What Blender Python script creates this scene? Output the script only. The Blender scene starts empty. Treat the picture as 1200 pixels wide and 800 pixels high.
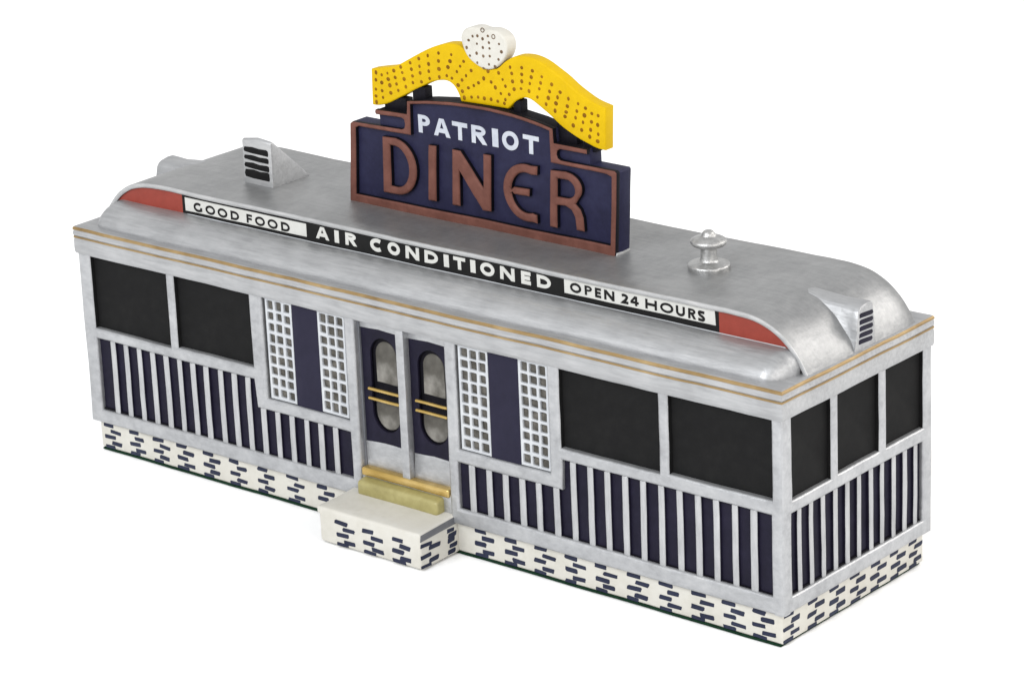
import bpy, bmesh, math, random, json
from mathutils import Vector, Matrix, noise, geometry

random.seed(7)
S = 0.01                       # shapes are written in centimetres, the scene is in metres
D = bpy.data
scene = bpy.context.scene
COL = scene.collection

# ------------------------------------------------------------------ materials
def new_mat(name):
    m = D.materials.new(name); m.use_nodes = True
    nt = m.node_tree
    return m, nt, nt.nodes['Principled BSDF']

def N(nt, kind, **kw):
    n = nt.nodes.new(kind)
    for k, v in kw.items(): setattr(n, k, v)
    return n

def coords(nt, scale=(1, 1, 1)):
    tc = N(nt, 'ShaderNodeTexCoord'); mp = N(nt, 'ShaderNodeMapping')
    mp.inputs['Scale'].default_value = scale
    nt.links.new(tc.outputs['Object'], mp.inputs['Vector'])
    return mp.outputs['Vector']

def noise_tex(nt, vec, scale, detail=4, rough=0.6):
    n = N(nt, 'ShaderNodeTexNoise')
    n.inputs['Scale'].default_value = scale; n.inputs['Detail'].default_value = detail
    n.inputs['Roughness'].default_value = rough
    nt.links.new(vec, n.inputs['Vector'])
    return n.outputs['Fac']

def ramp(nt, fac, stops):
    r = N(nt, 'ShaderNodeValToRGB')
    e = r.color_ramp.elements
    while len(e) < len(stops): e.new(0.5)
    for el, (p, c) in zip(e, stops):
        el.position = p; el.color = (*c, 1)
    nt.links.new(fac, r.inputs['Fac'])
    return r.outputs['Color']

def mixc(nt, fac, a, b, mode='MIX'):
    m = N(nt, 'ShaderNodeMix', data_type='RGBA', blend_type=mode)
    if isinstance(fac, (int, float)): m.inputs[0].default_value = fac
    else: nt.links.new(fac, m.inputs[0])
    for sock, v in ((m.inputs[6], a), (m.inputs[7], b)):
        if isinstance(v, tuple): sock.default_value = (*v, 1)
        else: nt.links.new(v, sock)
    return m.outputs[2]

def bump(nt, b, fac, strength, dist=0.0004):
    n = N(nt, 'ShaderNodeBump')
    n.inputs['Strength'].default_value = strength; n.inputs['Distance'].default_value = dist
    nt.links.new(fac, n.inputs['Height']); nt.links.new(n.outputs['Normal'], b.inputs['Normal'])

ALBEDO = 1.0
def paint(name, dark, mid, light, rough=0.5, spec=0.3, metallic=0.0, scale=260, streak=(1, 1, 1), bstr=0.25, speck=None, streak2=None, grain_scale=None, broad_w=.55, bdist=.0004):
    """Hand-brushed paint: broad mottling, finer brush grain, faint relief."""
    m, nt, b = new_mat(name)
    v = coords(nt, streak); v1 = coords(nt)
    broad = noise_tex(nt, v1, scale * 0.35, 3)
    grain = noise_tex(nt, v, grain_scale or scale * 1.6, 5, 0.7)
    if streak2:                                    # strokes laid in a second direction over the first
        g2 = noise_tex(nt, coords(nt, streak2), (grain_scale or scale * 1.6) * .93, 5, 0.7)
        av = N(nt, 'ShaderNodeMath', operation='MULTIPLY_ADD'); av.inputs[1].default_value = .5
        h2 = N(nt, 'ShaderNodeMath', operation='MULTIPLY'); h2.inputs[1].default_value = .5
        nt.links.new(g2, h2.inputs[0]); nt.links.new(grain, av.inputs[0]); nt.links.new(h2.outputs[0], av.inputs[2])
        sp = N(nt, 'ShaderNodeMapRange'); sp.inputs['From Min'].default_value = .15; sp.inputs['From Max'].default_value = .85
        sp.clamp = False; sp.inputs['To Min'].default_value = .0; sp.inputs['To Max'].default_value = 1.0
        nt.links.new(av.outputs[0], sp.inputs['Value']); grain = sp.outputs['Result']
    add = N(nt, 'ShaderNodeMath', operation='MULTIPLY_ADD')
    nt.links.new(broad, add.inputs[0]); add.inputs[1].default_value = broad_w
    mul = N(nt, 'ShaderNodeMath', operation='MULTIPLY'); mul.inputs[1].default_value = 1 - broad_w
    nt.links.new(grain, mul.inputs[0]); nt.links.new(mul.outputs[0], add.inputs[2])
    dark, mid, light = (tuple(x * ALBEDO for x in q) for q in (dark, mid, light))
    c = ramp(nt, add.outputs[0], [(0.34, dark), (0.5, mid), (0.66, light)])
    if speck:
        sp = noise_tex(nt, v1, scale * 2.2, 2, 0.5)
        k = N(nt, 'ShaderNodeMapRange'); k.inputs['From Min'].default_value = 0.74; k.inputs['From Max'].default_value = 0.86
        nt.links.new(sp, k.inputs['Value'])
        c = mixc(nt, k.outputs['Result'], c, speck)
    nt.links.new(c, b.inputs['Base Color'])
    b.inputs['Roughness'].default_value = rough
    b.inputs['Metallic'].default_value = metallic
    b.inputs['Specular IOR Level'].default_value = spec
    bump(nt, b, add.outputs[0], bstr, bdist)
    return m

M = {}
ALBEDO = 0.76                  # the picture is exposed for the white sheet
M['silver'] = paint('silver_paint', (.40, .405, .415), (.50, .506, .517), (.60, .605, .615), rough=.41, metallic=.68, streak=(.10, 1, 1), bstr=.6, grain_scale=1100, broad_w=.40)
M['silver_up'] = paint('silver_paint_upright', (.41, .417, .432), (.525, .534, .55), (.63, .637, .65), rough=.40, metallic=.68, streak=(.35, .6, .6), bstr=.7, grain_scale=900, broad_w=.45)
M['rim'] = paint('pale_silver_and_rim_highlight', (.42, .425, .43), (.52, .525, .53), (.62, .62, .62), rough=.42, metallic=.4, streak=(.2, 1, 1), bstr=.5, grain_scale=800, broad_w=.4)  # lighter silver: a painted-on highlight for the roof rim, pale paint elsewhere
M['roof'] = paint('roof_silver_paint', (.30, .305, .31), (.37, .374, .378), (.44, .443, .447), rough=.39, metallic=.68, streak=(.12, 1, 1), streak2=(.6, .25, .6), bstr=.6, grain_scale=950, broad_w=.42)
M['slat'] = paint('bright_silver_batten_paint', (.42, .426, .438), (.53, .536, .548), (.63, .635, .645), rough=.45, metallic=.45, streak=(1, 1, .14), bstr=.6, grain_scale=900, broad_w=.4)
M['polish'] = paint('worn_bright_silver_paint', (.36, .36, .355), (.52, .52, .515), (.66, .66, .65), rough=.30, metallic=.8, bstr=.9, grain_scale=700, broad_w=.4)
M['navy'] = paint('navy_paint', (.009, .008, .018), (.0125, .011, .025), (.017, .015, .033), rough=.55, spec=.12, bstr=.15)
M['navy_strip'] = paint('navy_flat_paint', (.018, .0165, .035), (.021, .0195, .040), (.024, .022, .045), rough=.6, spec=.12, bstr=.1)
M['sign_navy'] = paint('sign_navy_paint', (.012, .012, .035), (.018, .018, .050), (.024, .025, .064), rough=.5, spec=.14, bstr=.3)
M['shadow_navy'] = paint('dark_and_shaded_navy_paint', (.004, .004, .006), (.006, .0055, .009), (.010, .009, .014), rough=.6, spec=.10, bstr=.2)  # navy darkened to paint shade onto letter and sign frame sides; plain dark elsewhere
M['black'] = paint('matt_black_paint', (.0085, .0085, .0088), (.0105, .0105, .0108), (.0135, .0135, .0135), rough=.65, spec=.09, bstr=.3)
M['band_black'] = paint('band_black_print', (.010, .010, .010), (.012, .012, .012), (.014, .014, .014), rough=.55, spec=.1, bstr=.05)
M['white'] = paint('cream_white_glaze', (.60, .58, .515), (.66, .64, .58), (.69, .675, .62), rough=.4, spec=.25, bstr=.15)
M['print_white'] = paint('white_print', (.58, .58, .55), (.64, .64, .61), (.68, .68, .65), rough=.5, spec=.2, bstr=.05)
M['lattice'] = paint('white_lattice_paint', (.48, .50, .53), (.58, .60, .63), (.66, .68, .70), rough=.45, spec=.25, bstr=.3)
M['letter_white'] = paint('cool_white_letter_paint', (.44, .47, .54), (.54, .57, .64), (.62, .65, .70), rough=.5, spec=.2, bstr=.2)
M['cell'] = paint('grey_block_paint', (.045, .042, .036), (.11, .103, .09), (.22, .205, .18), rough=.6, spec=.12, scale=420, bstr=.4)
M['glass'] = paint('cloudy_grey_glass_paint', (.035, .032, .027), (.12, .113, .099), (.32, .307, .28), rough=.5, spec=.15, scale=150, bstr=.2, broad_w=.72)
M['brick'] = paint('navy_brick_dash_paint', (.016, .020, .043), (.022, .027, .056), (.030, .036, .070), rough=.5, spec=.15, bstr=.2)
M['gold'] = paint('gold_line_paint', (.22, .14, .055), (.35, .235, .10), (.50, .36, .18), rough=.4, metallic=.3, streak=(.12, .12, 1), bstr=.5)
M['brass'] = paint('bright_gold_paint', (.42, .27, .065), (.60, .41, .125), (.78, .58, .24), rough=.25, metallic=.6, streak=(.3, 1, 1), bstr=.3)
M['olive'] = paint('olive_gold_paint', (.29, .25, .095), (.375, .33, .13), (.46, .41, .18), rough=.38, spec=.4, bstr=.3)
M['brown'] = paint('terracotta_brown_paint', (.115, .044, .032), (.155, .061, .046), (.20, .082, .062), rough=.5, spec=.15, bstr=.35)
M['red'] = paint('brick_red_print', (.255, .042, .028), (.295, .049, .033), (.325, .056, .038), rough=.45, spec=.2, bstr=.1)
M['yellow'] = paint('yellow_paint', (.62, .395, .0), (.68, .44, .0), (.73, .48, .001), rough=.5, spec=.12, bstr=.2)
M['dot'] = paint('amber_dimple_paint', (.14, .060, .002), (.24, .105, .003), (.34, .16, .006), rough=.5, spec=.1, bstr=.2)
M['dot_brown'] = paint('brown_dimple_paint', (.09, .055, .03), (.16, .10, .058), (.24, .16, .10), rough=.5, spec=.15, bstr=.2)
M['felt'] = paint('green_felt', (.006, .022, .011), (.010, .035, .018), (.014, .045, .024), rough=.95, spec=.05, scale=900, bstr=.8)
M['grey_edge'] = paint('grey_edge_paint', (.12, .125, .14), (.155, .16, .178), (.19, .195, .21), rough=.45, metallic=.2, bstr=.3)

# ------------------------------------------------------------------ mesh helpers
def wob(p):
    """Slight unevenness of a cast and hand-finished model, continuous through space."""
    a = noise.noise_vector(Vector((p.x * .55 + 11, p.y * .55, p.z * .55))) * .014
    b = noise.noise_vector(Vector((p.x * 2.3, p.y * 2.3 + 5, p.z * 2.3))) * .0085
    return p + a + b

def cut(bm, step):
    if not step: return
    lo = [min(v.co[i] for v in bm.verts) for i in range(3)]
    hi = [max(v.co[i] for v in bm.verts) for i in range(3)]
    for i in range(3):
        n = Vector((0, 0, 0)); n[i] = 1
        k = math.floor(lo[i] / step) + 1
        while k * step < hi[i] - .01:
            p = Vector((0, 0, 0)); p[i] = k * step + .0131
            bmesh.ops.bisect_plane(bm, geom=bm.verts[:] + bm.edges[:] + bm.faces[:], plane_co=p, plane_no=n, dist=1e-5)
            k += 1

def world_loc(o):
    v = Vector(o.location)
    while o.parent: o = o.parent; v += o.location
    return v

def link(name, bm, mats, parent, step=.6, smooth=True, angle=35, wobble=1.0):
    """One mesh object from a bmesh in centimetres, its origin at the middle of its box."""
    cut(bm, step)
    for v in bm.verts:
        w = wob(v.co); v.co = v.co.lerp(w, wobble)
    lo = Vector([min(v.co[i] for v in bm.verts) for i in range(3)]); hi = Vector([max(v.co[i] for v in bm.verts) for i in range(3)])
    c = (lo + hi) / 2
    for v in bm.verts: v.co = (v.co - c) * S
    me = D.meshes.new(name); bm.to_mesh(me); bm.free()
    for m in (mats if isinstance(mats, (list, tuple)) else [mats]): me.materials.append(M[m])
    if smooth:
        me.polygons.foreach_set('use_smooth', [True] * len(me.polygons))
        me.set_sharp_from_angle(angle=math.radians(angle))
    o = D.objects.new(name, me); COL.objects.link(o)
    if parent:
        o.parent = parent; o.location = c * S - world_loc(parent)
    else: o.location = c * S
    return o

def bm_join(dst, src):
    tmp = D.meshes.new('tmp'); src.to_mesh(tmp); src.free(); dst.from_mesh(tmp); D.meshes.remove(tmp)

def box(x0, x1, y0, y1, z0, z1, bev=.03, seg=2, mi=0, into=None):
    b = bmesh.new(); bmesh.ops.create_cube(b, size=1)
    for v in b.verts:
        v.co = Vector(((x0 + x1) / 2 + v.co.x * (x1 - x0), (y0 + y1) / 2 + v.co.y * (y1 - y0), (z0 + z1) / 2 + v.co.z * (z1 - z0)))
    if bev: bmesh.ops.bevel(b, geom=b.edges[:], offset=bev, segments=seg, profile=.5, affect='EDGES')
    for f in b.faces: f.material_index = mi
    if into is not None: bm_join(into, b); return into
    return b

def _offset(pts, d):
    """Outline moved to its left by d, with mitred corners."""
    out = []; n = len(pts)
    for i in range(n):
        a, p, c = Vector(pts[i - 1]), Vector(pts[i]), Vector(pts[(i + 1) % n])
        d1 = (p - a).normalized(); d2 = (c - p).normalized()
        n1 = Vector((-d1.y, d1.x)); m = n1 + Vector((-d2.y, d2.x))
        if m.length < 1e-6: m = n1
        m.normalize()
        out.append(tuple(p + m * (d / max(.45, m.dot(n1)))))
    return out

def _clean(pts, ccw):
    q = []
    for p in pts:
        p = (float(p[0]), float(p[1]))
        if not q or math.dist(p, q[-1]) > 2e-4: q.append(p)
    if math.dist(q[0], q[-1]) < 2e-4: q.pop()
    a = sum(q[i - 1][0] * q[i][1] - q[i][0] * q[i - 1][1] for i in range(len(q)))
    return q if (a > 0) == ccw else q[::-1]

def _inside(p, poly):
    r = False
    for i in range(len(poly)):
        a, c = poly[i - 1], poly[i]
        if (a[1] > p[1]) != (c[1] > p[1]) and p[0] < (c[0] - a[0]) * (p[1] - a[1]) / (c[1] - a[1]) + a[0]: r = not r
    return r

def shape(outer, holes=(), depth=.1, bev=0.0, seg=2, mi=0, side_mi=None):
    """Filled outline (x, z) with holes, standing upright: front face at y = 0, going back to y = depth."""
    loops = [_clean(outer, True)] + [_clean(h, False) for h in holes]
    b = bmesh.new()
    levels = []                                        # (inset, y) from the front cap to the back cap
    if bev:
        for k in range(seg + 1):
            a = math.pi / 2 * k / seg; levels.append((bev * (1 - math.sin(a)), bev * (1 - math.cos(a))))
        levels += [(i, depth - y) for i, y in levels[::-1]]
    else: levels = [(0, 0), (0, depth)]
    rings = [[[b.verts.new((x, y, z)) for x, z in _offset(lp, ins)] for ins, y in levels] for lp in loops]
    for R in rings:
        for A, C in zip(R, R[1:]):
            for k in range(len(A)):
                f = b.faces.new((A[k - 1], A[k], C[k], C[k - 1]))
    for lev in (0, -1):
        vs = []; edges = []
        for R in rings:
            s0 = len(vs); vs += R[lev]; n = len(R[lev])
            edges += [(s0 + k, s0 + (k + 1) % n) for k in range(n)]
        polys = [[(v.co.x, v.co.z) for v in R[lev]] for R in rings]
        res = geometry.delaunay_2d_cdt([Vector((v.co.x, v.co.z)) for v in vs], edges, [], 0, 1e-6)
        co2, tris, ov = res[0], res[2], res[3]
        mp = [vs[o[0]] if o else b.verts.new((c.x, vs[0].co.y, c.y)) for c, o in zip(co2, ov)]
        for t in tris:
            cx = sum(co2[i].x for i in t) / len(t); cz = sum(co2[i].y for i in t) / len(t)
            if _inside((cx, cz), polys[0]) and not any(_inside((cx, cz), h) for h in polys[1:]):
                try: b.faces.new([mp[i] for i in t])
                except ValueError: pass
    bmesh.ops.recalc_face_normals(b, faces=b.faces)
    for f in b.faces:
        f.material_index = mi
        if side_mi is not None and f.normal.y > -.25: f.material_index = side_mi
    return b

def move(b, dx=0, dy=0, dz=0):
    for v in b.verts: v.co += Vector((dx, dy, dz))
    return b

def to_end(b):
    """Take a shape drawn as (width, depth, z) and stand it on the right end wall, x = 24 - depth, y = width."""
    for v in b.verts: v.co = Vector((24 - v.co.y, v.co.x, v.co.z))
    return b

def rect(x0, x1, z0, z1, r=0, n=4):
    if not r: return [(x0, z0), (x1, z0), (x1, z1), (x0, z1)]
    pts = []
    for cx, cz, a0 in ((x1 - r, z0 + r, -90), (x1 - r, z1 - r, 0), (x0 + r, z1 - r, 90), (x0 + r, z0 + r, 180)):
        for k in range(n + 1):
            a = math.radians(a0 + 90 * k / n); pts.append((cx + r * math.cos(a), cz + r * math.sin(a)))
    return pts

def catmull(pts, n=6, closed=False):
    out = []; L = len(pts)
    rng = range(L if closed else L - 1)
    for i in rng:
        if closed: p0, p1, p2, p3 = (pts[(i + k - 1) % L] for k in range(4))
        else: p0, p1, p2, p3 = pts[max(i - 1, 0)], pts[i], pts[i + 1], pts[min(i + 2, L - 1)]
        for k in range(n):
            t = k / n
            out.append(tuple(.5 * (2 * b + (c - a) * t + (2 * a - 5 * b + 4 * c - d) * t * t + (3 * b - a - 3 * c + d) * t ** 3) for a, b, c, d in zip(p0, p1, p2, p3)))
    if not closed: out.append(tuple(pts[-1]))
    return out

def lathe(prof, cx, cy, n=40):
    b = bmesh.new(); rings = []
    for r, z in prof:
        rings.append([b.verts.new((cx + r * math.cos(2 * math.pi * k / n), cy + r * math.sin(2 * math.pi * k / n), z)) for k in range(n)])
    for a, c in zip(rings, rings[1:]):
        for k in range(n): b.faces.new((a[k], a[(k + 1) % n], c[(k + 1) % n], c[k]))
    b.faces.new(rings[0][::-1]); b.faces.new(rings[-1])
    bmesh.ops.recalc_face_normals(b, faces=b.faces)
    return b

def rod(x0, x1, y, z, r, n=12):
    b = bmesh.new()
    prof = [(x0, r * .55), (x0 + r * .5, r), (x1 - r * .5, r), (x1, r * .55)]
    rings = [[b.verts.new((x, y + rr * math.cos(2 * math.pi * k / n), z + rr * math.sin(2 * math.pi * k / n))) for k in range(n)] for x, rr in prof]
    for a, c in zip(rings, rings[1:]):
        for k in range(n): b.faces.new((a[k], a[(k + 1) % n], c[(k + 1) % n], c[k]))
    b.faces.new(rings[0][::-1]); b.faces.new(rings[-1])
    bmesh.ops.recalc_face_normals(b, faces=b.faces)
    return b

# ------------------------------------------------------------------ lettering (outlines on a unit height)
def arc(cx, cy, rx, ry, a0, a1, n=14):
    return [(cx + rx * math.cos(math.radians(a0 + (a1 - a0) * k / n)), cy + ry * math.sin(math.radians(a0 + (a1 - a0) * k / n))) for k in range(n + 1)]

def band(pts, w):
    """Outline of a stroke of width w along a centre line, square ends, mitred bends."""
    L, R = [], []
    for i, p in enumerate(pts):
        a = pts[max(i - 1, 0)]; c = pts[min(i + 1, len(pts) - 1)]
        d1 = Vector((p[0] - a[0], p[1] - a[1])); d2 = Vector((c[0] - p[0], c[1] - p[1]))
        if d1.length < 1e-9: d1 = d2
        if d2.length < 1e-9: d2 = d1
        d1.normalize(); d2.normalize()
        t = (d1 + d2).normalized(); n = Vector((-t.y, t.x))
        k = (w / 2) / max(.35, n.dot(Vector((-d1.y, d1.x))))
        L.append((p[0] + n.x * k, p[1] + n.y * k)); R.append((p[0] - n.x * k, p[1] - n.y * k))
    return L + R[::-1]

def glyph(ch, W, w):
    """Outline and holes of one capital or figure: height 1, width W, stroke w."""
    h = w * .9
    if ch == 'I': return [(0, 0), (W, 0), (W, 1), (0, 1)], []
    if ch == 'T':
        m = W / 2; return [(m - w / 2, 0), (m + w / 2, 0), (m + w / 2, 1 - h), (W, 1 - h), (W, 1), (0, 1), (0, 1 - h), (m - w / 2, 1 - h)], []
    if ch == 'H': return [(0, 0), (w, 0), (w, .46 - h / 2 + .03), (W - w, .46 - h / 2 + .03), (W - w, 0), (W, 0), (W, 1), (W - w, 1), (W - w, .52 + h / 2), (w, .52 + h / 2), (w, 1), (0, 1)], []
    if ch == 'E': return [(0, 0), (W, 0), (W, h), (w, h), (w, .5 - h / 2), (W * .93, .5 - h / 2), (W * .93, .5 + h / 2), (w, .5 + h / 2), (w, 1 - h), (W, 1 - h), (W, 1), (0, 1)], []
    if ch == 'F': return [(0, 0), (w, 0), (w, .48 - h / 2), (W * .93, .48 - h / 2), (W * .93, .48 + h / 2), (w, .48 + h / 2), (w, 1 - h), (W, 1 - h), (W, 1), (0, 1)], []
    if ch == 'N': return [(0, 0), (w, 0), (w, .62), (W - w * 1.05, 0), (W, 0), (W, 1), (W - w, 1), (W - w, .40), (w * 1.05, 1), (0, 1)], []
    if ch == 'A':
        m = W / 2; f = w * 1.08
        zb, zt = .2, .2 + h * .85
        def xl(z): return f + (m - f) * z / (1 - .0) * .88
        q = [(0, 0), (f, 0), (f + (m - f) * .23, zb), (W - f - (m - f) * .23, zb), (W - f, 0), (W, 0), (m + f * .55, 1), (m - f * .55, 1)]
        zh = zb + h; tz = .80
        return q, [[(f + (m - f) * .23 + (zh - zb) * .35 * W, zh), (W - f - (m - f) * .23 - (zh - zb) * .35 * W, zh), (m, tz)]]
    if ch == 'O': return arc(W / 2, .5, W / 2, .52, 0, 352, 34), [arc(W / 2, .5, W / 2 - w, .52 - h, 0, 352, 34)]
    if ch == 'D':
        c = W * .42
        return [(0, 0)] + arc(c, .5, W - c, .5, -90, 90, 20) + [(0, 1)], [[(w, h)] + arc(c, .5, W - c - w, .5 - h, -90, 90, 20) + [(w, 1 - h)]]
    if ch == 'P':
        c = W * .5; b0 = .40
        return [(0, 0), (w, 0), (w, b0)] + arc(c, (1 + b0) / 2, W - c, (1 - b0) / 2, -90, 90, 16) + [(0, 1)], [[(w, b0 + h * .85)] + arc(c, (1 + b0) / 2, W - c - w, (1 - b0) / 2 - h * .85, -90, 90, 16) + [(w, 1 - h * .85)]]
    if ch == 'R':
        c = W * .46; b0 = .44; B = W * .92
        bowl = arc(c, (1 + b0) / 2, B - c, (1 - b0) / 2, -62, 90, 16)
        return [(0, 0), (w, 0), (w, b0), (w * 1.15, b0), (W - w * 1.15, 0), (W, 0)] + bowl + [(0, 1)], [[(w, b0 + h * .85)] + arc(c, (1 + b0) / 2, B - c - w, (1 - b0) / 2 - h * .85, -90, 90, 16) + [(w, 1 - h * .85)]]
    if ch == 'C': return band(arc(W * .56, .5, W * .56 - w / 2, .52 - h / 2, 52, 308, 26), w), []
    if ch == 'G':
        a = arc(W * .54, .5, W * .54 - w / 2, .52 - h / 2, 50, 318, 28)
        return band(a[:-1] + [(W - w / 2, .2), (W - w / 2, .5), ], w)[:] , []
    if ch == 'U': return band([(w / 2, 1), (w / 2, .42)] + arc(W / 2, .40, W / 2 - w / 2, .42 - h / 2, 180, 360, 16) + [(W - w / 2, .42), (W - w / 2, 1)], w), []
    if ch == 'S':
        c = catmull([(W * .88, .86), (W * .55, .97 - h / 2 + .03), (W * .22, .86), (w / 2 + .02, .72), (W * .32, .57), (W * .66, .43), (W - w / 2 - .01, .27), (W * .74, .11), (W * .42, h / 2 - .02), (W * .08, .14)], 5)
        return band(c, w), []
    if ch == '2':
        c = catmull([(W * .08, .82), (W * .42, 1 - h / 2), (W * .82, .74), (W * .60, .40), (W * .22, h / 2)], 6)
        return band(c + [(W, h / 2)], w), []
    if ch == '4':
        x = W * .68
        return [(x - w / 2, 0), (x + w / 2, 0), (x + w / 2, .22), (W, .22), (W, .22 + h), (x + w / 2, .22 + h), (x + w / 2, 1), (x - w * .7, 1), (0, .22 + h), (0, .22), (x - w / 2, .22)], [[(x - w / 2, .24 + h), (x - w / 2, .72), (w * 1.15, .24 + h)]]

def text_bm(letters, y, depth, w, mi=0, lean=0.0):
    """letters: (character, x0, x1, z0, z1); one bmesh, the front at y - depth."""
    b = bmesh.new()
    for ch, x0, x1, z0, z1 in letters:
        H = z1 - z0; W = (x1 - x0) / H
        o, hs = glyph(ch, W, w if ch != 'I' else min(w, W))
        tr = lambda pts: [(x0 + px * H, z0 + pz * H) for px, pz in pts]
        g = shape(tr(o), [tr(h) for h in hs], depth, 0, 2, mi)
        bm_join(b, move(g, 0, y - depth, 0))
    return b

# ------------------------------------------------------------------ the diner
diner = D.objects.new('miniature_diner', None); COL.objects.link(diner)
diner.location = (12 * S, 3.24 * S, 0); diner.empty_display_size = .05
diner['label'] = 'silver and navy miniature diner building with a yellow topped rooftop sign, standing on plain white'
diner['category'] = 'model building'

W_ = 6.48
# --- base: white plinth with painted brick dashes, green felt underneath
def dash(u0, v0, ln, hh, tilt):
    r = hh * .24
    pts = rect(-ln / 2, ln / 2, -hh / 2, hh / 2, r, 2)
    pts = [(x + random.uniform(-.012, .012), z + random.uniform(-.009, .009)) for x, z in pts]
    sk = random.uniform(-.1, .35)
    ca, sa = math.cos(tilt), math.sin(tilt)
    return [(u0 + x * ca - z * sa + z * sk, v0 + x * sa + z * ca) for x, z in pts]

ROWS = [(.765, 0), (.59, 1), (.415, 0), (.24, 1), (.118, 0)]
def dashes(clusters, ln, off, place, into, zrows=ROWS, keep=None):
    for u in clusters:
        for z, odd in zrows:
            l = ln * random.uniform(.9, 1.1)
            uu = u + l / 2 + (off if odd else 0) + random.uniform(-.02, .02)
            low = z < .13
            g = shape(dash(uu, z + random.uniform(-.012, .012) * (not low), l, .095 if low else random.uniform(.106, .130), random.uniform(-.05, .05)), [], .016, 0, 2, 1)
            bm_join(into, place(g))

I = .16
pl = box(I, 24 - I, I, W_ - I, .05, .93, .06, 3)
cut(pl, .6)
left_c = [.33, 1.33, 2.28, 3.25, 4.28, 5.30, 6.36, 7.48, 8.60]
right_c = [14.15, 15.14, 16.14, 17.13, 18.11, 19.12, 20.12, 21.13, 22.06, 22.96]
dashes(left_c + right_c, .405, .25, lambda g: move(g, 0, I - .007, 0), pl)
dashes([.20, 1.20, 2.12, 3.02, 3.92, 4.80], .40, .29, lambda g: to_end(move(g, 0, I - .007, 0)), pl)
dashes([5.66], .36, .22, lambda g: to_end(move(g, 0, I - .007, 0)), pl)
plinth = link('plinth', pl, ['white', 'brick'], diner, step=0)
link('felt_pad', box(I + .06, 24 - I - .05, I - .03, W_ - I - .1, .0, .055, .015, 2), 'felt', plinth)

# --- entrance step
SX0, SX1, SY = 10.07, 13.60, -1.35
st = box(SX0, SX1, SY, I + .06, .03, 1.01, .07, 3)
for v in st.verts:
    if v.co.z > .8: v.co.z += .10 * (v.co.y - SY) / (I - SY)
cut(st, .5)
dashes([10.66, 11.62, 12.62], .42, .27, lambda g: move(g, 0, SY - .007, 0), st, [(.70, 0), (.54, 1), (.365, 0), (.20, 1), (.10, 0)])
def side(g):
    for v in g.verts: v.co = Vector((SX1 - v.co.y + 0, v.co.x, v.co.z))
    return g
dashes([-1.33], .42, .30, lambda g: side(move(g, 0, -.007, 0)), st, [(.67, 0), (.54, 1), (.36, 0), (.205, 1), (.10, 0)])
dashes([-.30], .30, .06, lambda g: side(move(g, 0, -.007, 0)), st, [(.74, 0), (.61, 1), (.47, 0), (.32, 1), (.16, 0)])
g = shape([(-1.33, .80), (.13, .87), (.14, 1.06), (-1.30, .965)], [], .02, 0, 2, 2); bm_join(st, side(move(g, 0, -.014, 0)))
step = link('entrance_step', st, ['white', 'brick', 'grey_edge'], diner, step=0)
link('step_lip', box(SX0 - .10, SX0 + .10, SY + .04, .1, .78, .985, .05, 3), 'white', step)
ds = box(10.44, 13.24, -.24, .26, 1.03, 1.44, .09, 4)
for v in ds.verts:
    if v.co.z > 1.3: v.co.z += .2 * (v.co.y + .24)
link('doorstep', ds, 'olive', step)
link('threshold', box(10.43, 13.48, -.02, .26, 1.53, 1.765, .06, 3), 'brass', diner)

# --- body core behind the panels
core = box(.2, 23.8, .40, W_ - .4, .88, 6.5, 0)
body = link('body', core, 'shadow_navy', diner, step=0, wobble=0)

# --- silver wall frames, cut around the windows, slats, glass block and doors
def frame_holes():
    L = [rect(.47, 3.47, 3.71, 5.85), rect(3.77, 6.63, 3.77, 5.85),
         [(.46, 1.27), (10.08, 1.33), (10.08, 2.63), (6.70, 2.62), (6.62, 3.42), (.46, 3.40)],
         rect(7.09, 10.07, 2.96, 5.85), rect(10.41, 13.5, 1.1, 5.83),
         rect(13.86, 16.88, 2.97, 5.85),
         [(13.80, 1.33), (23.64, 1.32), (23.64, 3.42), (17.27, 3.42), (17.24, 2.60), (13.80, 2.60)],
         rect(17.26, 20.33, 3.74, 5.86), rect(20.64, 23.67, 3.80, 5.87)]
    return L
fr = shape(rect(0, 23.985, .87, 5.93), frame_holes(), .34, .085, 4)
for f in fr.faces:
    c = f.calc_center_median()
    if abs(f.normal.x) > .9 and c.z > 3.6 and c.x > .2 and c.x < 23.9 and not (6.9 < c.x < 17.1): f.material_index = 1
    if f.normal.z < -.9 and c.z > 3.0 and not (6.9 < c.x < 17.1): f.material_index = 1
front = link('front_wall_frame', fr, ['silver_up', 'black'], diner, step=.5)
eh = [rect(.44, 2.07, 3.74, 5.89), rect(2.36, 4.13, 3.78, 5.89), rect(4.43, 6.10, 3.77, 5.88), rect(.40, 6.10, 1.28, 3.41)]
ef = shape(rect(.012, 6.47, .87, 5.93), eh, .34, .085, 4)
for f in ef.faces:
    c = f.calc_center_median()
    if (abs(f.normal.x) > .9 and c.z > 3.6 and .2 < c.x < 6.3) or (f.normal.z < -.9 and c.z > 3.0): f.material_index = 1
ef = to_end(ef); bmesh.ops.recalc_face_normals(ef, faces=ef.faces)
end = link('end_wall_frame', ef, ['silver_up', 'black'], diner, step=.5)
lw = box(.015, .36, .345, 6.46, .87, 5.93, .04); link('left_end_wall', lw, 'silver_up', diner)
bw = box(.36, 23.66, 6.13, 6.465, .87, 5.93, .04); link('back_wall', bw, 'silver_up', diner)

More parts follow.
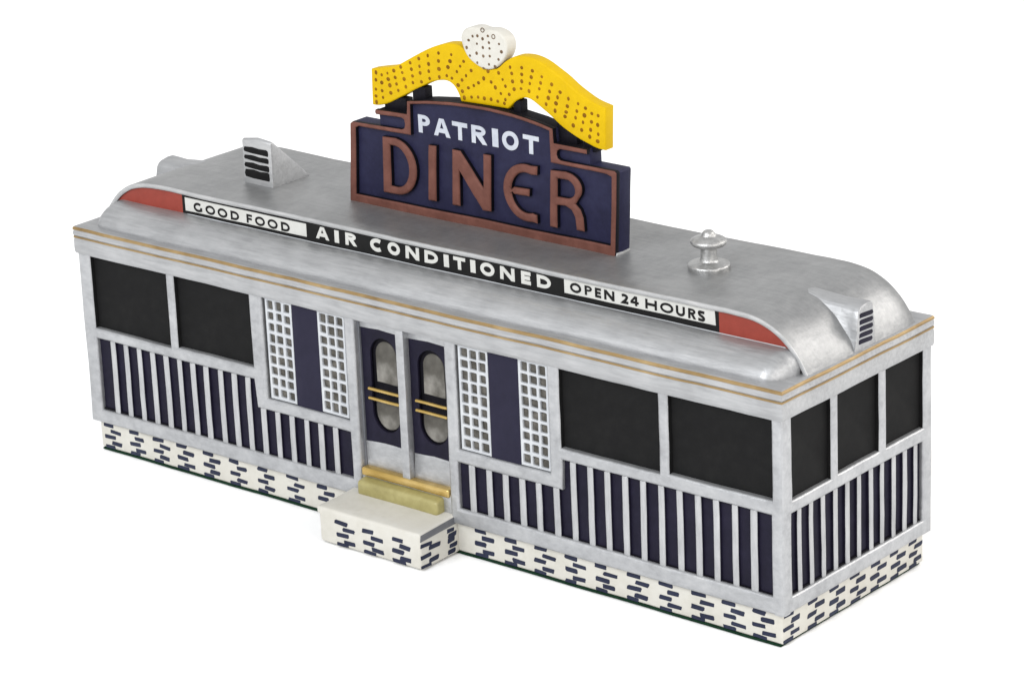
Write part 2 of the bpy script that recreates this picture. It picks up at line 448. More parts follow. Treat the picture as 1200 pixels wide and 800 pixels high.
# --- windows: matt black panes
def pane(x0, x1, z0, z1, label=None):
    return link('window_pane', box(x0 - .05, x1 + .05, .17, .30, z0 - .05, z1 + .05, .0), 'black', diner)
for a in ((.47, 3.47, 3.71, 5.85), (3.77, 6.63, 3.77, 5.85), (17.26, 20.33, 3.74, 5.86), (20.64, 23.67, 3.80, 5.87)): pane(*a)
for a in ((.44, 2.07, 3.74, 5.89), (2.36, 4.13, 3.78, 5.89), (4.43, 6.10, 3.77, 5.88)):
    b = to_end(box(a[0] - .05, a[1] + .05, .15, .30, a[2] - .05, a[3] + .05, 0)); bmesh.ops.recalc_face_normals(b, faces=b.faces)
    link('window_pane', b, 'black', diner)

# --- slatted panels: silver battens over navy
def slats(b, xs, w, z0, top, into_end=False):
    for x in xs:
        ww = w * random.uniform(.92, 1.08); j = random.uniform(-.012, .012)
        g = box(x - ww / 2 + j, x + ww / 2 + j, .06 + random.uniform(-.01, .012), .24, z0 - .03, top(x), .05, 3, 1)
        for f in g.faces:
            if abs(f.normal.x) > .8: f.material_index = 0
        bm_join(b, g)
def rail_fillet(b, x0, x1, z):
    # sloping ledge of paint where the battens meet the bottom rail
    box(x0, x1, .10, .24, z - .06, z + .035, .02, 2, 2, b)
b = box(.40, 10.12, .15, .33, 1.2, 2.75, 0)
box(.40, 6.85, .15, .33, 2.75, 3.46, 0, into=b)
lx = [1.05 + .5275 * k for k in range(17)]
slats(b, lx, .205, 1.28, lambda x: 3.43 if x < 6.72 else 2.64)
rail_fillet(b, .47, 10.07, 1.29)
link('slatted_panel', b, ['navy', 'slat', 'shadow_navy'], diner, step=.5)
b = box(13.75, 23.70, .15, .33, 1.2, 2.75, 0)
box(17.05, 23.70, .15, .33, 2.75, 3.46, 0, into=b)
rx = [14.24 + .5535 * k for k in range(17)]
slats(b, rx, .205, 1.30, lambda x: 2.62 if x < 17.25 else 3.44)
rail_fillet(b, 13.81, 23.63, 1.31)
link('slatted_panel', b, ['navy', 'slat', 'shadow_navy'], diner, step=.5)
b = box(.36, 6.15, .15, .33, 1.2, 3.46, 0)
slats(b, [.80 + .505 * k for k in range(11)], .185, 1.28, lambda y: 3.43)
rail_fillet(b, .42, 6.08, 1.29)
b = to_end(b); bmesh.ops.recalc_face_normals(b, faces=b.faces)
link('slatted_panel', b, ['navy', 'slat', 'shadow_navy'], diner, step=.5)

# --- glass block panels (white lattice over grey blocks) and navy strips
def block_panel(x0, x1, z0, z1, rows=9, cols=3):
    lw_ = .072; holes = []
    cw = (x1 - x0 - lw_) / cols; ch = (z1 - z0 - lw_) / rows
    for i in range(cols):
        for k in range(rows):
            a = x0 + lw_ + i * cw; c = z0 + lw_ + k * ch
            j = lambda: random.uniform(-.016, .016)
            holes.append(rect(a + j(), a + cw - lw_ + j(), c + j(), c + ch - lw_ + j(), .03, 2))
    g = shape(rect(x0, x1, z0, z1), holes, .09, .015, 2)
    return link('glass_block_panel', move(g, 0, .075, 0), 'lattice', diner, step=0)
for x0, x1 in ((7.18, 8.13), (9.07, 10.03), (13.93, 14.91), (15.91, 16.87)):
    p = block_panel(x0, x1, 2.99, 5.83)
    link('glass_blocks', box(x0 - .04, x1 + .04, .155, .30, 2.9, 5.9, 0), 'cell', p, step=.4)
for x0, x1 in ((8.13, 9.07), (14.91, 15.91)):
    link('navy_strip', box(x0 + .006, x1 - .006, .085, .29, 2.93, 5.86, .012), 'navy_strip', diner)
for x0, x1 in ((7.09, 7.18), (16.87, 16.89)):
    pass

# --- doors
def pill(x0, x1, z0, z1, n=12):
    r = (x1 - x0) / 2; c = (x0 + x1) / 2
    return arc(c, z1 - r * 1.05, r, r * 1.05, 0, 180, n) + arc(c, z0 + r * 1.05, r, r * 1.05, 180, 360, n)
link('door_post', box(11.86, 12.13, .015, .33, 1.72, 5.86, .03), 'silver_up', diner)
def door(x0, x1, px0, px1):
    g = shape(rect(x0, x1, 1.72, 5.88), [pill(px0, px1, 2.80, 5.39)], .09, .012, 2)
    d = link('door', move(g, 0, .235, 0), 'navy', diner, step=.5)
    link('kick_plate', move(shape([(x0, 1.70), (x1, 1.74), (x1, 2.46 + random.uniform(-.02, .02)), ((x0 + x1) / 2, 2.49), (x0 + .04, 2.44)], [], .04, .01, 2), 0, .205, 0), 'silver_up', d)
    link('top_rail', move(shape([(x0, 5.60), ((x0 + x1) / 2, 5.63), (x1, 5.60), (x1, 5.87), (x0, 5.87)], [], .04, .01, 2), 0, .205, 0), 'silver_up', d)
    link('window_recess', box(px0 - .05, px1 + .05, .352, .40, 2.7, 5.5, 0), 'shadow_navy', d)
    r = .11
    up = pill(px0 + r, px1 - r, 3.3, 5.39 - r, 12)[:13] + [(px0 + r, 4.12), (px1 - r, 4.12)]
    lo = [(px1 - .05, 3.64), (px0 + .05, 3.64)] + pill(px0 + .05, px1 - .05, 2.84, 4.5, 12)[13:]
    link('window_glass', move(shape(up, [], .05, .02, 3), 0, .325, 0), 'glass', d, step=.3)
    link('window_glass', move(shape(lo, [], .05, .02, 3), 0, .325, 0), 'glass', d, step=.3)
    for z in (3.955, 3.69):
        link('handle', rod(px0 - .06, px1 + .08, .16, z, .042), 'brass', d)
    return d
door(10.36, 11.87, 10.75, 11.70)
door(12.12, 13.52, 12.39, 13.34)
link('sill', box(10.40, 13.51, .06, .38, .95, 1.62, .02), 'silver_up', diner)
link('door_jamb', box(10.36, 10.47, .17, .32, 1.72, 5.86, .02), 'grey_edge', diner)

# --- cornice: a ring of mouldings round the wall top, with two gold lines
def ring(prof, mats, name, parent, closed_prof=True, step=.6):
    """prof: (outward offset, z); swept round the rectangle of the walls with mitred corners."""
    b = bmesh.new(); cor = []
    for d, z in prof:
        cor.append([b.verts.new(v) for v in ((.0 - (d if d < 0 else d * .25), -d, z), (24 + d, -d, z), (24 + d, W_ - .06 + (d if d < 0 else d * .3), z), (.0 - (d if d < 0 else d * .25), W_ - .06 + (d if d < 0 else d * .3), z))])
    n = len(prof)
    for i in range(n if closed_prof else n - 1):
        a, c = cor[i], cor[(i + 1) % n]
        for k in range(4): b.faces.new((a[k], a[(k + 1) % 4], c[(k + 1) % 4], c[k]))
    bmesh.ops.recalc_face_normals(b, faces=b.faces)
    return link(name, b, mats, parent, step=step)
cornice = ring([(-.30, 5.86), (.0, 5.862), (.035, 5.875), (.06, 5.93), (.068, 6.05), (.066, 6.24), (.05, 6.29), (.045, 6.34), (.055, 6.385), (.075, 6.41), (.075, 6.48), (.055, 6.52), (.06, 6.58), (.05, 6.625), (.0, 6.645), (-.3, 6.65), (-1.6, 6.66), (-1.6, 5.86)], 'silver', 'cornice', diner)
ring([(.02, 6.313), (.062, 6.316), (.072, 6.34), (.064, 6.366), (.02, 6.369)], 'gold', 'gold_stripe', cornice)
ring([(.02, 6.545), (.070, 6.548), (.082, 6.574), (.076, 6.602), (.045, 6.632), (.02, 6.63)], 'gold', 'gold_stripe', cornice)
link('roof_deck', box(.5, 23.5, .8, W_ - .6, 6.4, 6.72, 0), 'silver', cornice, step=0)

# --- roof: a vault with rounded ends
half = [(23.975, 6.62), (23.86, 6.83), (23.72, 7.03), (23.46, 7.33), (23.2, 7.54), (22.82, 7.735), (22.35, 7.85), (21.7, 7.888), (21.0, 7.885)]
rp = catmull(half, 5)
top = [(x, 7.875 + .008 * math.sin(x)) for x in [20.2 - .6 * k for k in range(28)]]
lp = [(24 - x, z) for x, z in rp][::-1]
outer = rp + top + lp
def inset(pts, d):
    res = []
    for i, p in enumerate(pts):
        a = pts[max(i - 1, 0)]; c = pts[min(i + 1, len(pts) - 1)]
        t = Vector((c[0] - a[0], c[1] - a[1])).normalized()
        res.append((p[0] - t.y * d, p[1] + t.x * d))
    return res
inner = inset(outer, .125)
Y0, Y1 = 1.14, 5.78
b = bmesh.new()
def row(pts, y): return [b.verts.new((x, y, z)) for x, z in pts]
rows = [row(inner, 1.27), row(inner, Y0 + .025), row(inset(outer, .09), Y0 + .004), row(inset(outer, .03), Y0), row(inset(outer, .008), Y0 + .008), row(outer, Y0 + .035)]
rows += [row(outer, Y0 + .035 + (Y1 - .04 - Y0 - .035) * k / 9) for k in range(1, 10)] + [row(inset(outer, .03), Y1)]
for a, c in zip(rows, rows[1:]):
    for k in range(len(a) - 1): b.faces.new((a[k], a[k + 1], c[k + 1], c[k]))
b.faces.new(rows[0]); b.faces.new(rows[-1][::-1])
for a, c in zip(rows, rows[1:]): b.faces.new((a[0], c[0], c[-1], a[-1])) if False else None
bmesh.ops.recalc_face_normals(b, faces=b.faces)
bmesh.ops.triangulate(b, faces=[f for f in b.faces if len(f.verts) > 4])
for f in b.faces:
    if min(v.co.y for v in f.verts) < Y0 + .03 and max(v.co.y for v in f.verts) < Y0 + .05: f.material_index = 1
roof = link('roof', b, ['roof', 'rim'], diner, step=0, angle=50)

# eave: the rolled slope between the sign band and the cornice
prof = [(1.26, 7.215), (1.1, 7.20), (.92, 7.175), (.74, 7.12), (.58, 7.04), (.45, 6.95), (.355, 6.86), (.29, 6.77), (.255, 6.69), (.25, 6.60)]
prof = catmull(prof, 3)
b = bmesh.new(); rr = []
xs = []
x0, x1, e = .28, 23.74, .55
for k in range(15): xs.append((x0 + e * (1 - math.cos(math.pi / 2 * k / 14)), math.sin(math.pi / 2 * k / 14)))
for k in range(1, 40): xs.append((x0 + e + (x1 - x0 - 2 * e) * k / 40, 1.0))
for k in range(15): xs.append((x1 - e * (1 - math.sin(math.pi / 2 - math.pi / 2 * k / 14 + math.pi / 2 * 0)) if False else x1 - e + e * math.sin(math.pi / 2 * k / 14), math.cos(math.pi / 2 * k / 14)))
for x, f in xs:
    f2 = .12 + .88 * f
    rr.append([b.verts.new((x, 1.26 - (1.26 - y) * f2, 6.60 + (z - 6.60) * (.25 + .75 * f))) for y, z in prof])
for a, c in zip(rr, rr[1:]):
    for k in range(len(a) - 1): b.faces.new((a[k], a[k + 1], c[k + 1], c[k]))
bmesh.ops.recalc_face_normals(b, faces=b.faces)
if sum(f.normal.y for f in b.faces) > 0: bmesh.ops.reverse_faces(b, faces=b.faces)
link('eave', b, 'silver', diner, step=0, angle=60)

# --- sign band under the roof rim: red ends, black middle, white panels, lettering
band_low = 7.195
def band_piece(x0, x1, low=band_low):
    return [p for p in inner if x0 < p[0] < x1]
yb = 1.252
ins = inset(outer, .105)
def clip_band(xa, xb):
    upper = sorted([p for p in ins if xa < p[0] < xb and p[1] > 7.0])
    def zat(x):
        s = sorted(ins)
        for p, q in zip(s, s[1:]):
            if p[0] <= x <= q[0]: return p[1] + (q[1] - p[1]) * (x - p[0]) / max(q[0] - p[0], 1e-6)
        return s[0][1]
    return [(xa, 7.0), (xb, 7.0)] + ([(xb, zat(xb))] if zat(xb) > 7.02 else []) + upper[::-1] + ([(xa, zat(xa))] if zat(xa) > 7.02 else [])
fb = move(shape(clip_band(3.11, 21.33), [], .05, 0), 0, yb - .03, 0)
fascia = link('sign_band', fb, 'band_black', diner, step=.6)
link('red_end', move(shape(clip_band(.42, 3.11), [], .05, 0), 0, yb - .03, 0), 'red', fascia, step=.6)
link('red_end', move(shape(clip_band(21.33, 23.58), [], .05, 0), 0, yb - .03, 0), 'red', fascia, step=.6)
wp1 = link('white_panel', move(shape([(3.23, 7.30), (7.78, 7.315), (7.78, 7.675), (3.22, 7.675)], [], .012, 0), 0, yb - .038, 0), 'print_white', fascia)
wp2 = link('white_panel', move(shape([(16.58, 7.35), (21.23, 7.375), (21.21, 7.755), (16.58, 7.735)], [], .012, 0), 0, yb - .038, 0), 'print_white', fascia)
yt = yb - .034
def spread(word, edges, z0, z1):
    out = []
    for ch, (a, c) in zip(word, edges): out.append((ch, a, c, z0, z1))
    return out
gf = spread('GOODFOOD', [(3.55, 3.87), (4.00, 4.37), (4.47, 4.84), (4.97, 5.28), (5.57, 5.78), (5.89, 6.26), (6.36, 6.73), (6.86, 7.18)], 7.335, 7.585)
link('lettering', text_bm(gf, yt, .012, .275), 'band_black', wp1, step=0)
oh = spread('OPEN24HOURS', [(16.77, 17.12), (17.23, 17.46), (17.56, 17.75), (17.85, 18.17), (18.39, 18.60), (18.67, 18.93), (19.13, 19.48), (19.58, 19.97), (20.05, 20.32), (20.42, 20.66), (20.71, 20.93)], 7.415, 7.665)
link('lettering', text_bm(oh, yt, .012, .27), 'band_black', wp2, step=0)
ac = spread('AIRCONDITIONED', [(8.12, 8.61), (8.81, 8.97), (9.20, 9.60), (10.08, 10.50), (10.68, 11.11), (11.31, 11.77), (11.96, 12.41), (12.61, 12.78), (12.94, 13.34), (13.51, 13.68), (13.84, 14.30), (14.49, 14.97), (15.19, 15.50), (15.70, 16.15)], 7.345, 7.685)
link('lettering', text_bm(ac, yb - .026, .012, .32), 'print_white', fascia, step=0)
# thin silver bead under the band
link('band_bead', rod(3.3, 23.3, 1.205, 7.205, .016, 8), 'lattice', fascia, step=.5)

# --- roof vents
# louvred wedge near the left end
b = bmesh.new()
fx0, fx1 = 4.06, 5.16
pf = [(2.72, 7.80), (2.72, 9.10), (2.80, 9.15), (3.05, 8.92), (3.4, 8.60), (3.8, 8.24), (4.25, 7.80)]
A = [b.verts.new((fx0, y, z - (.03 if z > 8.9 else 0))) for y, z in pf]; Bm = [b.verts.new(((fx0 + fx1) / 2, y, z + (.05 if z > 8 else 0))) for y, z in pf]; C = [b.verts.new((fx1, y, z)) for y, z in pf]
for P, Q in ((A, Bm), (Bm, C)):
    for k in range(len(P)): b.faces.new((P[k], P[(k + 1) % len(P)], Q[(k + 1) % len(P)], Q[k]))
b.faces.new(A); b.faces.new(C[::-1])
bmesh.ops.recalc_face_normals(b, faces=b.faces)
bmesh.ops.bevel(b, geom=[e for e in b.edges if e.calc_face_angle(0) > .6], offset=.035, segments=2, profile=.5, affect='EDGES')
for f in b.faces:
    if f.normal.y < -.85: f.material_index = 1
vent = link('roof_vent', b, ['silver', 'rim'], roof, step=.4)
lv = bmesh.new()
for z0, z1, r in ((8.735, 8.90, -.01), (8.53, 8.665, -.01), (8.30, 8.455, -.01), (8.03, 8.26, .0)):
    bm_join(lv, move(shape([(4.15, z0 + .02), (4.4, z0), (4.7, z0 - .005), (5.03, z0 + r), (5.05, z0 + .05), (5.04, z1 - .02), (4.98, z1 + r + .015), (4.7, z1 - .01), (4.45, z1 + .015), (4.16, z1 - .01), (4.12, (z0 + z1) / 2)], [], .03, .008, 2), 0, 2.705, 0))
link('louvres', lv, 'black', vent, step=0)
# hoods on the two rounded ends
def hood(mirror):
    b = bmesh.new()
    F = [(23.97, 3.05, 6.60), (23.97, 3.16, 7.16), (23.96, 3.24, 7.56), (23.95, 3.31, 7.66), (23.94, 3.42, 7.715), (23.94, 3.66, 7.765), (23.94, 3.84, 7.76), (23.95, 3.91, 7.70), (23.96, 3.96, 7.2), (23.97, 4.0, 6.60)]
    Bk = [(23.80, 3.04, 6.60), (23.46, 3.10, 7.15), (23.10, 3.18, 7.50), (22.85, 3.24, 7.68), (22.45, 3.32, 7.84), (22.30, 3.50, 7.86), (22.38, 3.72, 7.85), (22.75, 3.86, 7.70), (23.4, 3.98, 7.2), (23.80, 4.0, 6.60)]
    f = lambda p: (24 - p[0], p[1], p[2]) if mirror else p
    va = [b.verts.new(f(p)) for p in F]; vb = [b.verts.new(f(p)) for p in Bk]
    mid = [b.verts.new(f((p[0] * .55 + q[0] * .45, p[1] * .5 + q[1] * .5 + (.05 if i < 3 else 0), p[2] * .55 + q[2] * .45 - (.04 if 2 < i < 8 else 0)))) for i, (p, q) in enumerate(zip(F, Bk))]
    for P, Q in ((va, mid), (mid, vb)):
        for k in range(len(P) - 1): b.faces.new((P[k], P[k + 1], Q[k + 1], Q[k]))
    b.faces.new(va); b.faces.new(vb[::-1])
    bmesh.ops.recalc_face_normals(b, faces=b.faces)
    bmesh.ops.bevel(b, geom=[e for e in b.edges if va[0] not in e.verts and len(e.link_faces) == 2 and e.calc_face_angle(0) > .9], offset=.03, segments=2, profile=.5, affect='EDGES')
    h = link('end_vent', b, 'silver', roof, step=.35, angle=40)
    lv = bmesh.new()
    for k in range(5):
        z0 = 6.80 + .163 * k; s = .012 * k
        g = shape([(3.26 + s, z0), (3.80 + s, z0 - .035), (3.86 + s, z0 + .005), (3.83 + s, z0 + .075), (3.34 + s, z0 + .11), (3.27 + s, z0 + .10)], [], .03, .008, 2)
        g = to_end(move(g, 0, .0, 0))
        for v in g.verts:
            v.co.x -= .018 + .02 * (v.co.z - 6.7)
            if mirror: v.co.x = 24 - v.co.x
        bmesh.ops.recalc_face_normals(g, faces=g.faces)
        bm_join(lv, g)
    link('louvres', lv, 'navy', h, step=0)
hood(False); hood(True)
# mushroom stack
st_prof = [(.50, 7.78), (.52, 7.84), (.535, 7.97), (.52, 8.01), (.49, 8.03), (.40, 8.045), (.28, 8.07), (.235, 8.10), (.215, 8.15), (.205, 8.25), (.205, 8.38), (.22, 8.44), (.30, 8.46), (.40, 8.50), (.45, 8.56), (.455, 8.60), (.44, 8.64), (.36, 8.69), (.25, 8.725), (.19, 8.745), (.165, 8.80), (.13, 8.85), (.08, 8.88), (.02, 8.888)]
link('stack_vent', lathe(catmull(st_prof, 2), 19.43, 3.42, 40), 'polish', roof, step=0, angle=40, wobble=.35)

# --- rooftop sign
ys = 2.97
def mirror_pts(p): return p
out = [(7.77, 7.80), (16.80, 7.80), (16.93, 10.03), (16.89, 10.08), (16.0, 10.09), (16.0, 10.53), (14.92, 10.53), (14.90, 10.90)]
arcpts = [(14.9, 10.90), (14.3, 11.01), (13.6, 11.095), (12.9, 11.135), (12.4, 11.14), (11.8, 11.13), (11.2, 11.085), (10.6, 11.01), (10.0, 10.91)]
out = out[:-1] + catmull(arcpts, 3) + [(9.98, 10.55), (8.88, 10.54), (8.90, 10.08), (8.0, 10.09), (7.95, 10.04)]
sg = shape(out, [], .50, .035, 2)
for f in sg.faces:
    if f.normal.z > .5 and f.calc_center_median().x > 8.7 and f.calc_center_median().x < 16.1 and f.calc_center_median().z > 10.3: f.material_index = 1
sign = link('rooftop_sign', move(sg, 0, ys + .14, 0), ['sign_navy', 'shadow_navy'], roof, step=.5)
upper = catmull([(14.905, 10.91), (14.3, 11.02), (13.6, 11.105), (12.9, 11.145), (12.4, 11.15), (11.8, 11.14), (11.2, 11.095), (10.6, 11.02), (9.995, 10.92)], 3)
fo = [(7.76, 7.82), (16.81, 7.82), (16.94, 10.05), (16.88, 10.10), (15.15, 10.115), (15.06, 10.16), (15.02, 10.26), (15.05, 10.36), (15.13, 10.41), (16.0, 10.41), (16.01, 10.53), (14.93, 10.545)] + upper + [(9.97, 10.56), (8.87, 10.55), (8.85, 10.49), (8.88, 10.42), (9.76, 10.44), (9.86, 10.40), (9.885, 10.28), (9.86, 10.17), (9.77, 10.13), (8.02, 10.10), (7.94, 10.04)]
hu = catmull([(14.78, 10.83), (14.2, 10.925), (13.6, 11.0), (12.9, 11.04), (12.4, 11.045), (11.8, 11.035), (11.2, 10.99), (10.6, 10.92), (10.11, 10.84)], 3)
hole = [(8.02, 8.11), (16.66, 8.13), (16.76, 9.93), (16.6, 9.97), (14.80, 10.0)] + hu + [(10.09, 10.0), (8.25, 9.985), (8.14, 9.94)]
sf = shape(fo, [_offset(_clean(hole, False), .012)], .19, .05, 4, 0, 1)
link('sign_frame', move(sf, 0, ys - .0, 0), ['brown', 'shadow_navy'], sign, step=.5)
# the big rounded letters
def letter(o, hs, dx=0):
    o = _offset(_clean(o, True), .028); hs = [_offset(_clean(h, False), .022) for h in hs]
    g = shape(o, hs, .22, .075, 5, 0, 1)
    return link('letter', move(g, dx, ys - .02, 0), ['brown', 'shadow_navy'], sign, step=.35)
letter([(8.97, 8.27), (9.55, 8.28)] + arc(9.50, 9.08, .76, .80, -84, 84, 18) + [(9.55, 9.89), (9.04, 9.87)],
       [[(9.33, 8.55)] + arc(9.48, 9.08, .46, .54, -84, 84, 14) + [(9.35, 9.62)]])
letter([(10.56, 8.30), (10.90, 8.31), (10.98, 9.88), (10.65, 9.87)], [])
letter([(11.39, 8.30), (11.72, 8.31), (11.75, 9.24), (12.46, 8.31), (12.78, 8.33), (12.87, 9.92), (12.55, 9.92), (12.51, 9.03), (11.80, 9.88), (11.48, 9.88)], [])
ea = arc(13.98, 9.07, .80, .80, 78, 282, 26)
ei = arc(13.98, 9.07, .47, .51, -70, -171, 12)
ei2 = arc(13.98, 9.07, .47, .51, 171, 70, 12)
letter([(14.40, 9.87)] + ea + [(14.33, 8.27), (14.33, 8.555)] + [p for p in ei if p[0] < 14.3] + [(13.56, 8.94), (14.10, 8.96), (14.13, 9.22), (13.56, 9.20)] + [p for p in ei2 if p[0] < 14.3] + [(14.38, 9.57)], [])
letter([(14.68, 8.26), (14.99, 8.27), (15.01, 8.88), (15.25, 8.89), (15.42, 8.82), (15.52, 8.66), (15.56, 8.30), (15.87, 8.31), (15.84, 8.70), (15.75, 8.92), (15.62, 9.03)] + arc(15.33, 9.44, .50, .42, -40, 86, 14) + [(15.3, 9.87), (14.77, 9.84)],
       [[(15.03, 9.16)] + arc(15.30, 9.38, .25, .22, -86, 86, 10) + [(15.05, 9.60)]])
pt = spread('PATRIOT', [(10.27, 10.67), (10.79, 11.37), (11.44, 11.97), (12.11, 12.63), (12.81, 13.01), (13.14, 13.69), (13.84, 14.36)], 10.10, 10.585)
link('white_lettering', text_bm(pt, ys + .143, .014, .275), 'letter_white', sign, step=0)

# ragged light line of paint where the sign meets the roof
b = bmesh.new()
g = shape([(3.02, 7.85), (3.60, 7.85), (3.58, 7.925), (3.3, 7.91), (3.05, 7.93)], [], .06, .01, 2)
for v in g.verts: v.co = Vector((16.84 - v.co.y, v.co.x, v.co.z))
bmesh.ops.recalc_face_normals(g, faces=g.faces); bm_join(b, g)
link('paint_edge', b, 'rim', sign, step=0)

# --- yellow crest with amber dots and the white disc
yw = 3.20
wt = [(8.60, 11.57), (9.05, 11.67), (9.46, 11.77), (9.95, 12.01), (10.61, 12.36), (11.17, 12.57), (11.56, 12.62), (11.85, 12.55), (12.16, 12.28), (12.56, 12.10), (12.95, 12.16), (13.25, 12.38), (13.58, 12.55), (13.99, 12.60), (14.43, 12.51), (15.01, 12.24), (15.51, 11.95), (16.01, 11.73), (16.47, 11.62)]
wb = [(16.43, 10.52), (16.11, 10.55), (15.53, 10.73), (15.1, 10.91), (14.59, 11.21), (14.12, 11.47), (13.84, 11.51), (13.58, 11.40), (13.3, 11.14)]
wb2 = [(11.70, 11.12), (11.62, 11.34), (11.46, 11.53), (11.2, 11.61), (10.79, 11.52), (10.3, 11.30), (9.73, 11.0), (9.14, 10.70), (8.80, 10.60), (8.58, 10.59)]
wing = catmull(wt, 4) + catmull(wb, 4) + catmull(wb2, 4)
yg = link('yellow_crest', move(shape(wing, [], .36, .04, 3), 0, yw, 0), 'yellow', sign, step=.4)
DOTS = json.loads('''{"L": [[8.771, 11.495], [8.757, 11.299], [8.745, 11.039], [8.734, 10.847], [8.737, 10.684], [8.97, 11.46], [8.965, 11.251], [8.967, 11.026], [8.978, 10.838], [9.18, 11.532], [9.196, 11.372], [9.244, 11.208], [9.265, 11.003], [9.415, 11.636], [9.448, 11.452], [9.484, 11.276], [9.536, 11.105], [9.659, 11.768], [9.704, 11.621], [9.759, 11.446], [9.8, 11.239], [10.0, 11.921], [10.033, 11.751], [10.063, 11.57], [10.061, 11.387], [10.315, 12.069], [10.322, 11.865], [10.334, 11.693], [10.37, 11.451], [10.633, 12.191], [10.653, 11.97], [10.647, 11.78], [10.669, 11.586], [11.01, 12.309], [11.004, 12.102], [11.007, 11.89], [11.004, 11.676], [11.45, 12.324], [11.399, 12.146], [11.32, 11.979], [11.265, 11.749], [11.439, 11.704], [11.866, 12.197], [11.739, 12.054], [11.621, 11.9], [12.106, 11.984], [11.928, 11.833], [11.785, 11.703], [11.644, 11.551], [11.777, 11.405], [12.516, 11.834], [12.335, 11.704], [12.178, 11.606], [11.994, 11.52], [11.829, 11.239], [12.082, 11.288], [12.302, 11.319], [12.514, 11.319]], "R": [[12.517, 11.838], [12.762, 11.777], [12.67, 12.045], [13.022, 12.058], [12.893, 11.653], [13.069, 11.515], [13.15, 11.901], [13.239, 11.734], [13.356, 11.538], [12.508, 11.312], [12.737, 11.32], [12.959, 11.297], [13.184, 11.271], [13.219, 11.377], [13.415, 12.256], [13.458, 12.1], [13.472, 11.894], [13.521, 11.699], [13.797, 12.297], [13.788, 12.118], [13.779, 11.933], [13.748, 11.744], [14.14, 12.259], [14.094, 12.086], [14.043, 11.912], [14.008, 11.713], [14.448, 12.144], [14.402, 11.978], [14.349, 11.82], [14.279, 11.593], [14.757, 11.987], [14.681, 11.793], [14.632, 11.619], [14.552, 11.448], [15.028, 11.824], [14.938, 11.679], [14.877, 11.517], [14.838, 11.321], [15.291, 11.695], [15.249, 11.496], [15.204, 11.34], [15.166, 11.218], [15.604, 11.613], [15.554, 11.416], [15.506, 11.24], [15.426, 11.028], [15.839, 11.53], [15.798, 11.342], [15.749, 11.159], [15.699, 10.951], [16.038, 11.419], [16.021, 11.201], [15.988, 10.994], [15.952, 10.809], [16.241, 11.395], [16.223, 11.148], [16.23, 10.917], [16.206, 10.73]], "A": [[12.245, 12.922], [12.41, 12.951], [12.762, 12.996], [12.105, 12.796], [12.582, 12.895], [12.38, 12.742], [12.789, 12.823], [13.125, 12.828], [12.03, 12.594], [12.581, 12.666], [12.799, 12.674], [13.189, 12.633], [12.363, 12.49], [12.581, 12.446], [12.795, 12.474], [13.083, 12.422], [12.369, 12.245], [12.758, 12.253], [12.95, 12.224], [12.563, 12.123], [12.134, 12.397]], "AB": [[12.59, 13.126], [12.948, 13.0]]}''')
def dots(pts, y, r, mi=0):
    b = bmesh.new()
    for x, z in pts:
        rr_ = r * random.uniform(.8, 1.15); n = 9
        jx, jz = random.uniform(.85, 1.15), random.uniform(.85, 1.1)
        ringa = [b.verts.new((x + rr_ * jx * math.cos(2 * math.pi * k / n), y + .006, z + rr_ * jz * math.sin(2 * math.pi * k / n))) for k in range(n)]
        ringb = [b.verts.new((x + .6 * rr_ * jx * math.cos(2 * math.pi * k / n), y - .012, z + .6 * rr_ * jz * math.sin(2 * math.pi * k / n))) for k in range(n)]
        c = b.verts.new((x, y - .016, z))
        for k in range(n):
            q = (k + 1) % n
            b.faces.new((ringa[k], ringa[q], ringb[q], ringb[k])); b.faces.new((ringb[k], ringb[q], c))
    bmesh.ops.recalc_face_normals(b, faces=b.faces)
    if sum(f.normal.y for f in b.faces) > 0: bmesh.ops.reverse_faces(b, faces=b.faces)
    return b
link('amber_dots', dots(DOTS['L'] + DOTS['R'], yw, .062), 'dot', yg, step=0)
ap = catmull([(11.84, 12.80), (11.88, 12.96), (12.0, 13.09), (12.2, 13.16), (12.42, 13.175), (12.6, 13.145), (12.78, 13.165), (12.98, 13.16), (13.18, 13.10), (13.32, 12.99), (13.38, 12.82), (13.35, 12.62), (13.25, 12.44), (13.1, 12.29), (12.93, 12.17), (12.72, 12.10), (12.5, 12.11), (12.28, 12.19), (12.06, 12.33), (11.91, 12.55)], 4, True)
wd = link('white_disc', move(shape(ap, [], .40, .06, 4), 0, 3.15, 0), 'white', yg, step=.4)
link('brown_dots', dots(DOTS['A'], 3.15, .050), 'dot_brown', wd, step=0)
def rings(pts, y, r):
    b = bmesh.new(); n, m = 14, 6
    for x, z in pts:
        R = [[b.verts.new((x + (r + .012 * math.cos(2 * math.pi * j / m)) * math.cos(2 * math.pi * k / n), y + .012 * math.sin(2 * math.pi * j / m), z + (r + .012 * math.cos(2 * math.pi * j / m)) * math.sin(2 * math.pi * k / n))) for j in range(m)] for k in range(n)]
        for k in range(n):
            for j in range(m): b.faces.new((R[k][j], R[(k + 1) % n][j], R[(k + 1) % n][(j + 1) % m], R[k][(j + 1) % m]))
    bmesh.ops.recalc_face_normals(b, faces=b.faces)
    return b
link('brown_rings', rings(DOTS['AB'], 3.15, .055), 'dot_brown', wd, step=0)
for x0, x1, z0, z1 in ((8.98, 9.74, 10.45, 10.9), (9.98, 10.44, 10.80, 11.30), (13.45, 13.68, 10.95, 11.40), (14.85, 15.50, 10.45, 11.02), (15.72, 16.10, 10.40, 10.72)):
    link('crest_support', box(x0, x1, 3.24, 3.54, z0, z1, .03), 'shadow_navy', sign)

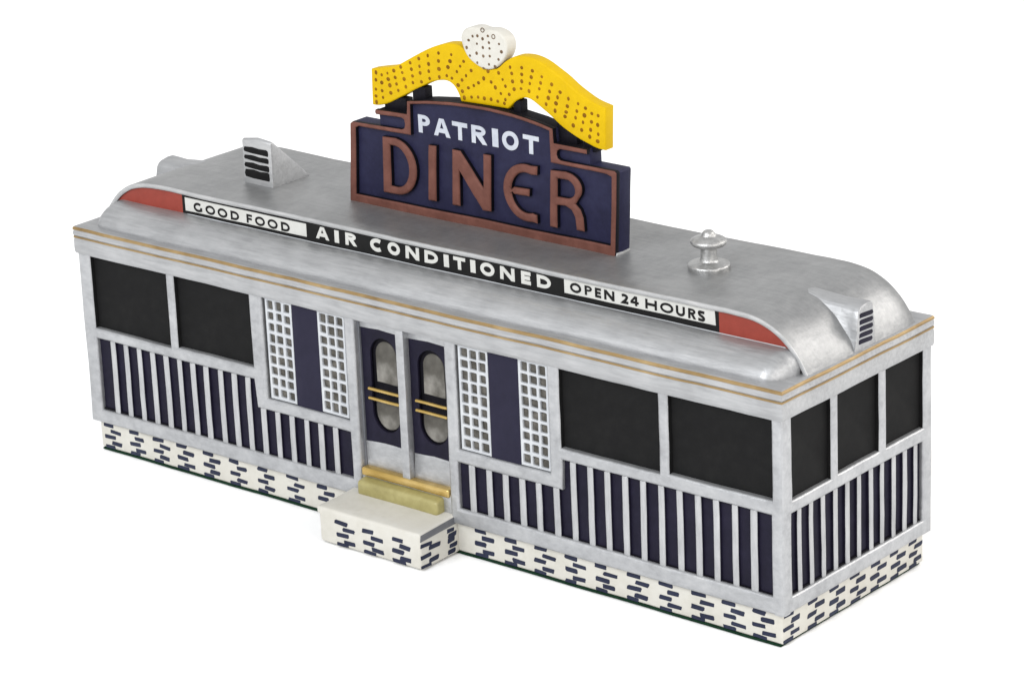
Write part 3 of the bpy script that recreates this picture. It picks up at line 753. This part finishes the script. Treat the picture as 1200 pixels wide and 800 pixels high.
# ------------------------------------------------------------------ setting: the white sheet it stands on
def ground():
    b = bmesh.new()
    bmesh.ops.create_grid(b, x_segments=8, y_segments=8, size=4.0)
    me = D.meshes.new('white_surface'); b.to_mesh(me); b.free()
    m, nt, p = new_mat('white_sheet')
    v = coords(nt); f = noise_tex(nt, v, 6, 3)
    nt.links.new(ramp(nt, f, [(.3, (.93, .93, .93)), (.7, (.95, .95, .95))]), p.inputs['Base Color'])
    p.inputs['Roughness'].default_value = .8; p.inputs['Specular IOR Level'].default_value = .1
    me.materials.append(m)
    o = D.objects.new('white_surface', me); COL.objects.link(o)
    o.location = (0, 0, -.0002); o['kind'] = 'structure'
    o['label'] = 'plain white surface'; o['category'] = 'surface'
    return o
ground()

# ------------------------------------------------------------------ light
w = D.worlds.new('World'); scene.world = w; w.use_nodes = True
bg = w.node_tree.nodes['Background']
bg.inputs['Color'].default_value = (1, 1, 1, 1); bg.inputs['Strength'].default_value = .66

def area(name, loc, target, size, power, col):
    l = D.lights.new(name, 'AREA'); l.shape = 'RECTANGLE'; l.size = size[0]; l.size_y = size[1]
    l.energy = power; l.color = col
    o = D.objects.new(name, l); COL.objects.link(o)
    o.location = loc
    o.rotation_euler = (Vector(target) - Vector(loc)).to_track_quat('-Z', 'Y').to_euler()
    return o
T = (.12, .03, .05)
area('softbox_key', (.16, -1.42, 1.10), T, (1.0, .8), 18.5, (.96, .98, 1))
area('softbox_fill', (1.45, -.30, .62), T, (.7, .7), 4.5, (1, .955, .90))

area('softbox_back', (.95, 1.05, .80), T, (1.0, .7), 7.5, (1, .96, .91))

# ------------------------------------------------------------------ camera
cam = D.cameras.new('camera'); co = D.objects.new('camera', cam); COL.objects.link(co)
r = Vector((0.7683191563292139, 0.6387877905059566, -0.04044542888983807))
u = Vector((-0.18190391020378094, 0.2785000568547199, 0.9430528541839489))
f = Vector((-0.6136747032998343, 0.7172083916355384, -0.3301749256037237))
mat = Matrix((r, u, -f)).transposed().to_4x4()
mat.translation = Vector((64.94369152704219, -57.39773536248099, 32.70700944999178)) * S
co.matrix_world = mat
cam.sensor_width = 36; cam.lens = 3772.1288 / 1200 * 36
cam.clip_start = .01; cam.clip_end = 100
scene.camera = co

scene.view_settings.view_transform = 'Standard'; scene.view_settings.look = 'None'
scene.view_settings.exposure = 0.4; scene.view_settings.gamma = 1.0
